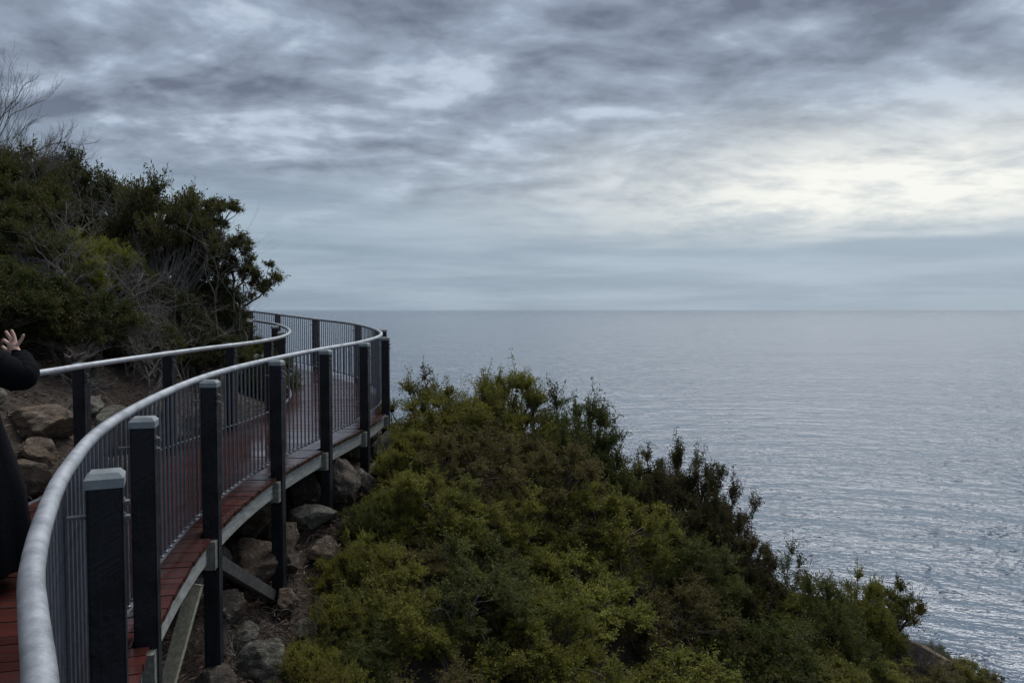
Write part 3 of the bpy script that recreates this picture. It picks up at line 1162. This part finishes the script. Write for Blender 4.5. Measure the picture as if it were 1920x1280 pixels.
def plant(key, x, y, sc, rz, label, cat='shrub', name='shrub', group=None, zs=1.0, dz=0.0, lean=(0, 0)):
    e = empty(name, (x, y, gz(x, y) - .05 + dz), rz)
    e.scale = (sc, sc, sc * zs)
    e.rotation_euler = (lean[0], lean[1], rz)
    tag(e, label, cat, group)
    f, wd = PROTO[key]
    obj('foliage', f, None, e)
    obj('stem', wd, None, e)
    return e


# bare twig bunches
def branching(seed, base, d0, L0, r0, depth, kids=3, ang=.55, decay=.72, upb=.1):
    g = np.random.default_rng(seed)
    m = Mesh()

    def grow(p, d, L, r, k):
        n = 5
        pts = [p]
        q = p.copy()
        dd = d.copy()
        for _ in range(n - 1):
            dd = unit(dd + g.normal(size=3) * .16 + np.array([0, 0, upb * .3]))
            q = q + dd * L / (n - 1)
            pts.append(q.copy())
        m.add(*tube(np.array(pts), np.linspace(r, r * .6, n), 5 if k > 1 else 3, False))
        if k <= 0:
            return
        for j in range(kids + (1 if g.uniform() < .4 else 0)):
            i = n - 1 if j == 0 else int(g.integers(2, n))
            nd = unit(dd + g.normal(size=3) * ang + np.array([0, 0, upb]))
            grow(pts[i], nd, L * decay * g.uniform(.75, 1.15), r * (.62 if j == 0 else .45), k - 1)
    grow(np.array(base, float), unit(np.array(d0, float)), L0, r0, depth)
    return m


def bare(x, y, seed, h, label, r0=.03, depth=5, stems=2, name='dead_shrub', cat='dead shrub', lean=(0, 0, 1), group=None, dz=0, mt='deadwood', ang=.5, kids=3, spread=.35):
    e = empty(name, (x, y, gz(x, y) - .1 + dz))
    tag(e, label, cat, group)
    g = np.random.default_rng(seed)
    for k in range(stems):
        d = np.array(lean, float) + g.normal(size=3) * spread * (0 if stems == 1 else 1)
        me = branching(seed * 7 + k, (g.normal() * .06, g.normal() * .06, 0), d, h * .34 * g.uniform(.8, 1.1), r0, depth, kids, ang).mesh("bare_stem", True)
        obj('stem', me, M[mt], e)
    return e

def thick(key, x, y, sc, rz, label, zs=1.0, **k):
    return plant(key, x, y, sc * 1.3, rz, label, zs=zs * .80, **k)


# ---- seaward thicket, from the walkway out along the spur
thick('tea_a', -.95, 11.6, 1.12, 0.3, 'tall olive-green tea tree shrub hard against the end of the seaward railing', zs=1.05)
thick('tea_b', -.25, 12.2, 1.15, 1.9, 'peaked olive tea tree with the highest crown over the sea', zs=1.32)
plant('sprig', -1.35, 11.9, 1.25, .5, 'loose grey-green leafy sprig poking up beside the railing end')
thick('dark_a', 1.05, 12.1, 1.05, 2.2, 'dark green wind-combed shrub right of the peaked tea tree', zs=1.75, lean=(0, .12))
thick('lime_b', .45, 12.5, .85, 2.9, 'small yellowish shrub in the dip behind the peaked tea tree', zs=1.15)
thick('lime_a', 1.85, 12.0, .95, .9, 'bright green shrub between dark wind-combed shrub and tall bottlebrush', zs=1.2)
thick('brush', 2.70, 12.0, 1.12, .2, 'dark brown-green bottlebrush shrub with upright candle-like shoots', zs=1.5)
thick('brush', 3.15, 11.4, .90, 1.7, 'lower dark bottlebrush shrub spilling down seaward of the taller one', zs=1.35)
thick('dark_a', 2.35, 10.6, .95, .4, 'near-black shaded shrub below the tall bottlebrush', zs=1.1)
thick('tea_c', -.75, 10.1, 1.0, .4, 'rusty brown tea tree below the railing end')
thick('tea_a', -1.15, 9.0, .85, 2.4, 'olive shrub crowding the sixth post of the railing', zs=.95)
thick('tea_c', .35, 10.7, 1.05, 2.0, 'brownish shrub below the peaked tea tree crown', zs=1.05)
thick('tea_b', 1.25, 10.4, 1.05, 4.0, 'deep olive shrub in the middle of the thicket', zs=1.05)
thick('lime_b', .75, 9.1, .95, 1.0, 'light olive shrub in the centre of the thicket')
thick('dark_a', -.5, 8.2, .95, 3.0, 'dark green shrub facing the fifth post')
thick('tea_a', -1.15, 7.35, .80, 5.0, 'dark olive shrub beside the white-spotted rock', zs=1.0)
thick('tea_b', .2, 7.8, .95, 2.2, 'yellow-flecked olive shrub in the lower middle of the thicket')
thick('lime_a', .1, 6.5, .98, 2.7, 'brightest yellow-green shrub at the bottom of the thicket')
thick('tea_c', -.75, 6.1, .80, 1.1, 'russet-tipped shrub at the bottom edge nearest the boardwalk')
thick('tea_a', -.85, 5.2, .85, 3.3, 'shrub cut off by the bottom edge left of the yellow-green one')
thick('lime_b', 1.15, 7.0, 1.05, .2, 'yellow-green shrub at the bottom right of the brightest one')
thick('lime_a', 1.75, 8.4, 1.05, 4.4, 'leafy mid-green shrub below the near-black shaded one')
thick('tea_b', 2.2, 6.9, 1.05, 5.2, 'olive shrub on the bottom edge under the bottlebrushes')
thick('dark_a', 3.0, 9.5, 1.05, 1.4, 'dark shrub below the lower bottlebrush', zs=1.05)
thick('lime_b', 2.75, 8.2, 1.0, 2.1, 'dull green shrub right of the leafy mid-green one')
thick('tea_a', 3.85, 9.8, 1.0, .8, 'olive shrub sloping towards the twiggy outlier', zs=.85)
thick('tea_b', 3.55, 11.2, .85, 3.5, 'green shrub on the sea edge just past the bottlebrushes', zs=.75)
thick('lime_a', 3.35, 7.6, 1.0, 3.9, 'green shrub on the bottom edge below the twiggy outlier')
thick('dark_a', 4.35, 10.9, .85, 2.6, 'dark leafy shrub standing out against the water at the step', zs=1.5)
plant('sprig', 4.05, 11.1, 1.15, 1.2, 'thin grey sprig leaning out over the water at the step', lean=(0, .45), dz=.3)
thick('tea_c', 4.45, 9.2, .95, .1, 'brown-olive shrub below the dark leafy one at the step')
thick('tea_b', 5.0, 10.6, .80, 1.1, 'deep green hollow-side shrub between the step and the rounded crown', zs=.65)
thick('tea_a', 5.45, 11.7, .78, 4.8, 'rounded olive crown before the umbrella-shaped shrub', zs=1.5)
plant('umbrella', 6.05, 11.95, .92, .6, 'open umbrella-shaped shrub with bare stems on the cliff edge', zs=1.25)
thick('lime_b', 5.05, 9.5, .95, 5.9, 'olive shrub at the bottom right of the thicket')
thick('tea_c', 5.7, 10.6, .8, .7, 'low brown shrub in front of the tan outcrop', zs=.8)
thick('tea_b', 4.3, 8.2, 1.0, 2.8, 'shrub cut off by the bottom edge left of the tan outcrop')
thick('tea_a', 5.5, 9.0, .9, 2.0, 'olive shrub cut off by the bottom edge below the tan outcrop', zs=.85)
plant('silver', 6.75, 12.1, .75, .3, 'silvery tussock behind the tan outcrop', 'tussock', 'tussock')
plant('silver', 7.2, 12.2, .70, 1.9, 'middle silvery tussock down the cliff edge', 'tussock', 'tussock', zs=.9)
plant('silver', 7.7, 12.2, .75, 3.3, 'lowest silvery green tussock at the bottom right edge', 'tussock', 'tussock', zs=.8)
bare(-.55, 11.9, 31, 2.3, 'dead grey twigs rising above the railing-end tea tree', .011, 3, 2, lean=(.15, 0, 1), spread=.2, mt='twig', ang=.4)
bare(.25, 12.3, 32, 2.0, 'thin bare twigs above the peaked tea tree', .010, 3, 2, lean=(.1, 0, 1), spread=.2, mt='twig', ang=.4)
bare(.95, 12.3, 33, 2.2, 'bare twigs over the dark wind-combed shrub', .010, 3, 2, lean=(.1, 0, 1), spread=.2, mt='twig', ang=.4)
bare(-.25, 5.9, 34, 1.7, 'pale dead stick rising from shrubs at the bottom of the photo', .010, 2, 1, lean=(.1, 0, 1), ang=.3, kids=2)
bare(5.95, 11.3, 35, 1.0, 'grey leafless bush beside the stems of the umbrella-shaped shrub', .010, 4, 4, spread=.5)
bare(.55, 10.4, 36, 1.5, 'grey dead branches tangled in the middle of the thicket', .010, 4, 3, spread=.5)

thick('tea_a', -.1, 9.4, .9, 4.1, 'olive shrub left of the light olive one in the centre')
thick('tea_c', 2.0, 9.6, .9, 2.9, 'brown shrub right of the light olive one in the centre')
thick('dark_a', .55, 5.4, .95, .6, 'dark shrub in the hollow on the bottom edge under the brightest one')
thick('tea_b', 1.5, 5.9, 1.0, 2.6, 'shrub below the bottom edge right of the brightest one')
thick('dark_a', 2.9, 6.3, 1.0, 4.6, 'dark shrub on the bottom edge under the dull green one')
thick('lime_a', 4.6, 7.4, 1.0, 1.6, 'shrub below the bottom edge under the tan outcrop')
thick('dark_a', -1.48, 6.45, .50, 1.3, 'small dark shrub right of the white-crusted boulder', zs=1.1)
thick('tea_a', -1.35, 5.55, .55, 4.3, 'shrub on the bottom edge nearest the third post', zs=1.2)
thick('tea_b', -1.42, 8.75, .45, .3, 'small olive shrub under the deck edge by the sixth post', zs=1.2)
thick('tea_b', -1.38, 9.75, .52, 2.3, 'olive shrub pressed against the sixth and seventh posts', zs=1.5)
thick('dark_a', -1.45, 7.0, .48, 3.1, 'small dark shrub at the foot of the dark diagonal brace', zs=1.3)
thick('tea_a', 6.6, 11.4, .55, 3.1, 'low olive shrub in front of the cliff edge outcrop', zs=.9)
thick('tea_c', 7.2, 11.6, .5, 1.1, 'brownish shrub at the bottom edge below the tussocks', zs=.8)
thick('tea_a', -1.72, 6.25, .36, 2.2, 'little olive shrub beside the foot of the third post', zs=1.2)
thick('tea_b', -1.62, 7.6, .40, .9, 'little olive shrub below the fifth post', zs=1.3)
thick('dark_a', -1.62, 8.45, .36, 4.1, 'little dark shrub under the deck between fifth and sixth posts', zs=1.3)
bare(-1.75, 6.7, 71, .8, 'dead twigs on the litter below the dark diagonal brace', .008, 4, 4, spread=.6)
bare(-2.25, 5.9, 72, .6, 'dead twigs under the deck behind the third post', .008, 4, 4, spread=.7)
bare(1.6, 9.3, 73, 1.5, 'bleached dead branches right of the centre of the thicket', .009, 4, 3, spread=.4)
bare(-.6, 7.4, 74, 1.4, 'bleached twigs rising from the dark shrub facing the fifth post', .009, 4, 3, spread=.4)
bare(.6, 6.2, 75, 1.5, 'grey twigs showing through the bottom of the thicket', .009, 4, 3, spread=.4)
bare(3.0, 8.3, 76, 1.5, 'grey twigs showing through the right side of the thicket', .009, 4, 3, spread=.4)
bare(4.4, 10.9, 77, 1.6, 'thin dead twigs beside the grey sprig at the step', .009, 4, 2, lean=(.4, 0, 1), spread=.3, mt='twig')
thick('tea_b', -1.5, 6.9, .46, 5.2, 'olive shrub between the white-spotted rock and the dark shrub', zs=1.3)
thick('tea_a', -1.5, 5.9, .46, .7, 'olive shrub right of the white-crusted boulder at the bottom', zs=1.3)
thick('lime_b', -1.45, 8.0, .42, 2.7, 'light green shrub below the gap between fourth and fifth posts', zs=1.3)
thick('tea_c', -1.05, 8.1, .62, 1.6, 'small brown shrub touching the fifth post', zs=.9)

# ---- hill thicket on the left
proto('hill_dark', 'hilldark', 'bark', 41, dome(41, 1.0, 1.55, 100, .29, zmin=.42, core=.4), nt=24, nl=18, L=.050, W=.018, up=.6, flop=.7, r0=.05, stems=4, base_r=.15, shoots=.004)
proto('hill_olive', 'hillolive', 'deadwood', 42, dome(42, .95, 1.55, 75, .27, zmin=.62, core=.45), nt=24, nl=18, L=.050, W=.016, up=.8, flop=.6, r0=.04, stems=5, base_r=.2, shoots=.004)
proto('hill_lime', 'lime', 'bark', 43, dome(43, .9, 1.3, 80, .26, zmin=.45, core=.4), nt=24, nl=18, L=.055, W=.012, up=.9, flop=.5, r0=.04, stems=4, base_r=.15, shoots=.01)
g = np.random.default_rng(5)
BK, BN = [], []
for (cx, cz, rx, rz_, k) in ((-.40, 2.85, .55, .24, 22), (.08, 2.95, .34, .18, 11), (.18, 2.30, .40, .24, 16), (.74, 1.80, .32, .24, 14), (.40, 1.95, .3, .2, 8), (-.30, 1.85, .55, .38, 22), (-.80, 2.25, .45, .45, 20), (-.65, 1.25, .6, .45, 22), (.12, 1.25, .42, .4, 12), (-.2, 2.4, .5, .3, 12)):
    BN.append((cx, 0, cz - rz_ * 1.1))
    for _ in range(k):
        v = unit(g.normal(size=3)) * g.uniform(.1, 1.3) ** .5
        BK.append((cx + v[0] * rx, v[1] * rx * .9, cz + v[2] * rz_, g.uniform(.12, .26)))
proto('banksia', 'hillolive', 'bark', 44, BK, nt=14, nl=22, L=.058, W=.015, up=.55, flop=.75, r0=.04, stems=3, base_r=.12, along=(.25, 1.0), twig_r=.0045, nodes=BN, shoots=.01)

plant('banksia', -5.05, 13.4, 1.0, 0.0, 'open crowned banksia with tufted leaves leaning over the far railing bend', 'tree', 'banksia_tree')
plant('hill_olive', -5.9, 12.9, 1.25, .9, 'dark green round crown left of the open banksia', zs=1.42)
plant('hill_dark', -7.35, 13.9, 1.25, 2.4, 'dense dark crown second highest on the hill', zs=1.52)
plant('hill_lime', -6.35, 11.6, 1.0, 1.2, 'yellow-green feathery bush in the middle of the hill', zs=1.25)
plant('hill_olive', -6.6, 10.1, .95, 4.2, 'olive bush cut by the left edge under the dead tree', zs=1.05)
plant('hill_dark', -5.45, 9.7, .95, 3.0, 'low dark green bush above the soil bank', zs=.85)
plant('hill_dark', -5.55, 12.1, .95, 1.0, 'shaded bush under the round crown', zs=1.0)
plant('hill_dark', -4.95, 12.4, .70, 5.0, 'dark low bush behind the hillside railing left of the banksia trunk', zs=.85)
plant('dark_a', -4.25, 13.3, .80, 5.5, 'low dark shrub covering the start of the far railing', zs=1.25)
plant('hill_dark', -8.9, 14.2, 1.35, 5.2, 'dark bush behind the dead tree at the left edge', zs=1.02)
plant('hill_olive', -8.0, 12.4, 1.1, 2.0, 'olive bush behind the yellow-green feathery one', zs=1.2)
plant('hill_dark', -6.0, 8.7, .85, .2, 'shaded bush at the left edge above the litter slope', zs=.95)
plant('hill_dark', -5.1, 10.9, .72, 2.2, 'small dark bush behind the second hillside post', zs=.9)
plant('hill_olive', -6.75, 14.6, 1.15, .2, 'bush on the skyline behind the round crown', zs=1.3)
plant('hill_dark', -5.45, 13.6, .95, 4.4, 'dark bush closing the gap left of the banksia', zs=1.2)
plant('hill_olive', -7.3, 11.2, 1.0, 5.6, 'olive bush left of the yellow-green feathery one', zs=1.25)
plant('hill_dark', -5.9, 16.0, .9, .7, 'bush behind the banksia on the far bend', zs=.9)
plant('hill_dark', -7.2, 18.6, 1.0, 3.7, 'bush covering the far end of the boardwalk', zs=1.0)
plant('hill_dark', -10.5, 12.2, 1.2, 1.7, 'dark bush high on the hill beyond the left edge', zs=1.2)
plant('hill_olive', -8.6, 9.6, 1.1, 3.3, 'olive bush uphill beyond the left edge', zs=1.1)
bare(-8.25, 12.6, 51, 3.0, 'tall dead grey tree with bare upswept twigs at the top left', .04, 6, 5, 'dead_tree', 'dead tree', lean=(-.02, 0, 1), ang=.19, spread=.08)
bare(-8.6, 13.0, 52, 3.7, 'dead grey tree behind the other, cut by the left edge', .04, 6, 3, 'dead_tree', 'dead tree', lean=(.0, 0, 1), ang=.19, spread=.08)
bare(-6.9, 13.2, 53, 2.9, 'pale forked dead shrub in front of the second highest crown', .03, 5, 3, lean=(.1, 0, 1), spread=.3)
bare(-5.5, 12.0, 54, 2.2, 'twiggy grey shrub under the round crown', .025, 5, 4, spread=.4)
bare(-6.3, 10.6, 55, 2.4, 'arching grey dead branches at the left under the dead tree', .03, 5, 4, lean=(.5, 0, .8), spread=.4)
bare(-5.0, 11.8, 56, 1.9, 'grey twig thicket left of the banksia trunk', .02, 5, 4, spread=.45)
bare(-4.55, 13.0, 57, 3.6, 'fine bare twigs threaded through the banksia crown', .022, 5, 2, lean=(.05, 0, 1), spread=.2)
bare(-5.6, 9.2, 58, 1.5, 'fallen grey trunk and branches at the left edge above the bank', .05, 4, 2, lean=(.6, 0, .25), spread=.3)
bare(-4.75, 9.9, 59, 1.2, 'bent dead branch lying over the rocks below the low bush', .025, 4, 3, lean=(.7, .2, .35), spread=.3)
bare(-5.2, 10.4, 60, 1.6, 'grey leafless bush behind the second hillside post', .018, 5, 5, spread=.5)

# ---- litter on the soil
g = np.random.default_rng(77)
LX = np.concatenate([g.uniform(-3.6, -1.2, 11000), g.uniform(-7.0, -3.6, 9000)])
LY = np.concatenate([g.uniform(4.5, 10, 11000), g.uniform(4.0, 12, 9000)])
LZ = ground(LX, LY) + g.uniform(.0, .06, len(LX)) + .02
D = unit(g.normal(size=(len(LX), 3)) * (1, 1, .25))
V, Qd = leaves(np.stack([LX, LY, LZ], -1), D, .09, .016, g)
lit = obj("leaf_litter", np_mesh("leaf_litter", V, quads=Qd), M['litter'])
tag(lit, 'dry bark and leaf litter strewn over the soil bank', 'litter', kind='stuff')

# ------------------------------------------------------------------ the walker at the left edge
def skin_mesh(name, verts, edges, radii, sub=2, rootv=0):
    me = bpy.data.meshes.new(name + "_skel")
    me.from_pydata(verts, edges, [])
    o = bpy.data.objects.new(name + "_skel", me)
    COL.objects.link(o)
    md = o.modifiers.new("skin", 'SKIN')
    md.use_smooth_shade = True
    sv = me.skin_vertices[0].data
    for i, r in enumerate(radii):
        rr = r if isinstance(r, tuple) else (r, r)
        sv[i].radius = rr
        sv[i].use_root = (i == rootv)
    sb = o.modifiers.new("sub", 'SUBSURF')
    sb.levels = sub
    sb.render_levels = sub
    dg = bpy.context.evaluated_depsgraph_get()
    out = bpy.data.meshes.new_from_object(o.evaluated_get(dg))
    out.name = name
    bpy.data.objects.remove(o)
    bpy.data.meshes.remove(me)
    return out


def build_person():
    px_, py_ = -3.11, 4.35
    root = empty("person", (px_, py_, .03))
    tag(root, 'person in a long black coat at the left edge raising one bent arm', 'person')
    Vv, E, Rd = [], [], []

    def add(p, r, parent=None):
        Vv.append(p)
        Rd.append(r)
        if parent is not None:
            E.append((parent, len(Vv) - 1))
        return len(Vv) - 1
    pel = add((0, 0, .92), (.14, .11))
    sp = add((0, 0, 1.10), (.125, .095), pel)
    ch = add((0, .01, 1.28), (.125, .09), sp)
    nk = add((0, .0, 1.43), .052, ch)
    hd0 = add((0, .015, 1.50), .062, nk)
    hd1 = add((0, .02, 1.575), (.078, .092), hd0)
    hd2 = add((0, .01, 1.64), (.062, .075), hd1)
    nose = add((0, .118, 1.562), .011, hd1)
    for sx in (-1, 1):
        add((sx * .082, .0, 1.57), .015, hd1)
        hip = add((sx * .09, 0, .86), .085, pel)
        kn = add((sx * .095, .01, .48), .058, hip)
        an = add((sx * .10, -.01, .09), .040, kn)
        add((sx * .105, .13, .035), .036, an)
        sh = add((sx * .150, 0, 1.325), .045, ch)
        el = add((sx * .30, .05, 1.215), .042, sh)
        wr = add((sx * .235, .15, 1.325), .026, el)
        pa = add((sx * .200, .16, 1.358), (.034, .020), wr)
        # fingers: knuckle, joint, tip (index and thumb reach in for the thing held)
        for (k, j, t, r) in (
                ((.222, .165, 1.382), (.238, .163, 1.402), (.249, .160, 1.424), .0078),
                ((.202, .17, 1.392), (.195, .172, 1.418), (.186, .170, 1.444), .0090),
                ((.186, .17, 1.392), (.172, .172, 1.416), (.158, .172, 1.438), .0092),
                ((.172, .172, 1.378), (.140, .19, 1.395), (.118, .21, 1.388), .0088),
                ((.176, .165, 1.345), (.148, .185, 1.352), (.120, .205, 1.366), .0100)):
            k, j, t = [tuple(np.array((.205, .16, 1.345)) + 1.3 * (np.array(v) - np.array((.205, .16, 1.345)))) for v in (k, j, t)]
            r *= 1.18
            a = add((sx * k[0], k[1], k[2]), r * 1.08, pa)
            b = add((sx * j[0], j[1], j[2]), r, a)
            add((sx * t[0], t[1], t[2]), r * .82, b)
    body = skin_mesh("body", Vv, E, Rd)
    obj("body", body, M['skin'], root)
    # coat: one shell of flaring rings with two sleeves
    m = Mesh()
    rings = [(.11, .33, .27), (.14, .345, .28), (.35, .34, .27), (.55, .32, .255), (.75, .26, .215), (.92, .205, .175), (1.04, .180, .150), (1.20, .185, .150), (1.32, .185, .140), (1.385, .150, .115), (1.43, .085, .085), (1.47, .070, .075)]
    N = 40
    V = []
    for z, rx, ry in rings:
        for k in range(N):
            a = 2 * math.pi * k / N
            f = 1 + (.045 * math.sin(a * 7 + z * 2) + .03 * math.sin(a * 11 + 1)) * max(0, min(1, (1.0 - z) / .7))
            V.append((rx * math.cos(a) * f, ry * math.sin(a) * f, z))
    q = [(i * N + k, i * N + (k + 1) % N, (i + 1) * N + (k + 1) % N, (i + 1) * N + k) for i in range(len(rings) - 1) for k in range(N)]
    m.add(V, q)
    for sx in (-1, 1):
        pts = np.array([(.08, 0, 1.32), (.14, 0, 1.31), (.20, .02, 1.265), (.26, .035, 1.225), (.295, .06, 1.212), (.298, .085, 1.225), (.275, .115, 1.265), (.25, .14, 1.305), (.238, .15, 1.328), (.237, .15, 1.329)])
        pts[:, 0] *= sx
        pts2 = catmull(pts, 4)
        rad = np.interp(np.linspace(0, 1, len(pts2)), np.linspace(0, 1, 10), [.085, .090, .092, .092, .088, .084, .074, .060, .050, .034])
        rad = rad * (1 + .035 * np.sin(np.arange(len(pts2)) * 1.9) + .03 * np.sin(np.arange(len(pts2)) * 3.1 + 1))
        m.add(*tube(pts2, rad, 18))
    obj("coat", m.mesh("coat", True), M['coat'], root)
    hm = Mesh()
    V, q = [], []
    for i in range(13):
        th = math.pi * i / 12 * .78
        for k in range(24):
            a = 2 * math.pi * k / 24
            r = math.sin(th)
            front = max(0, math.sin(a))
            lift = front * .045 * min(1, th)
            V.append((.104 * r * math.cos(a), .004 + .124 * r * math.sin(a) * (.86 if math.sin(a) > 0 else 1.06), 1.605 + .125 * math.cos(th) * (1 if th < 1.57 else 1.9) + lift))
    q = [(i * 24 + k, i * 24 + (k + 1) % 24, (i + 1) * 24 + (k + 1) % 24, (i + 1) * 24 + k) for i in range(12) for k in range(24)]
    hm.add(V, q)
    obj("hair", hm.mesh("hair", True), M['hair'], root)
    for sx in (-1, 1):
        sm = skin_mesh("shoe", [(sx * .10, -.06, .05), (sx * .102, .03, .05), (sx * .105, .13, .042), (sx * .107, .19, .035)], [(0, 1), (1, 2), (2, 3)], [(.044, .046), (.046, .046), (.048, .038), (.036, .028)])
        obj("shoe", sm, M['coat'], root)
    return root


build_person()
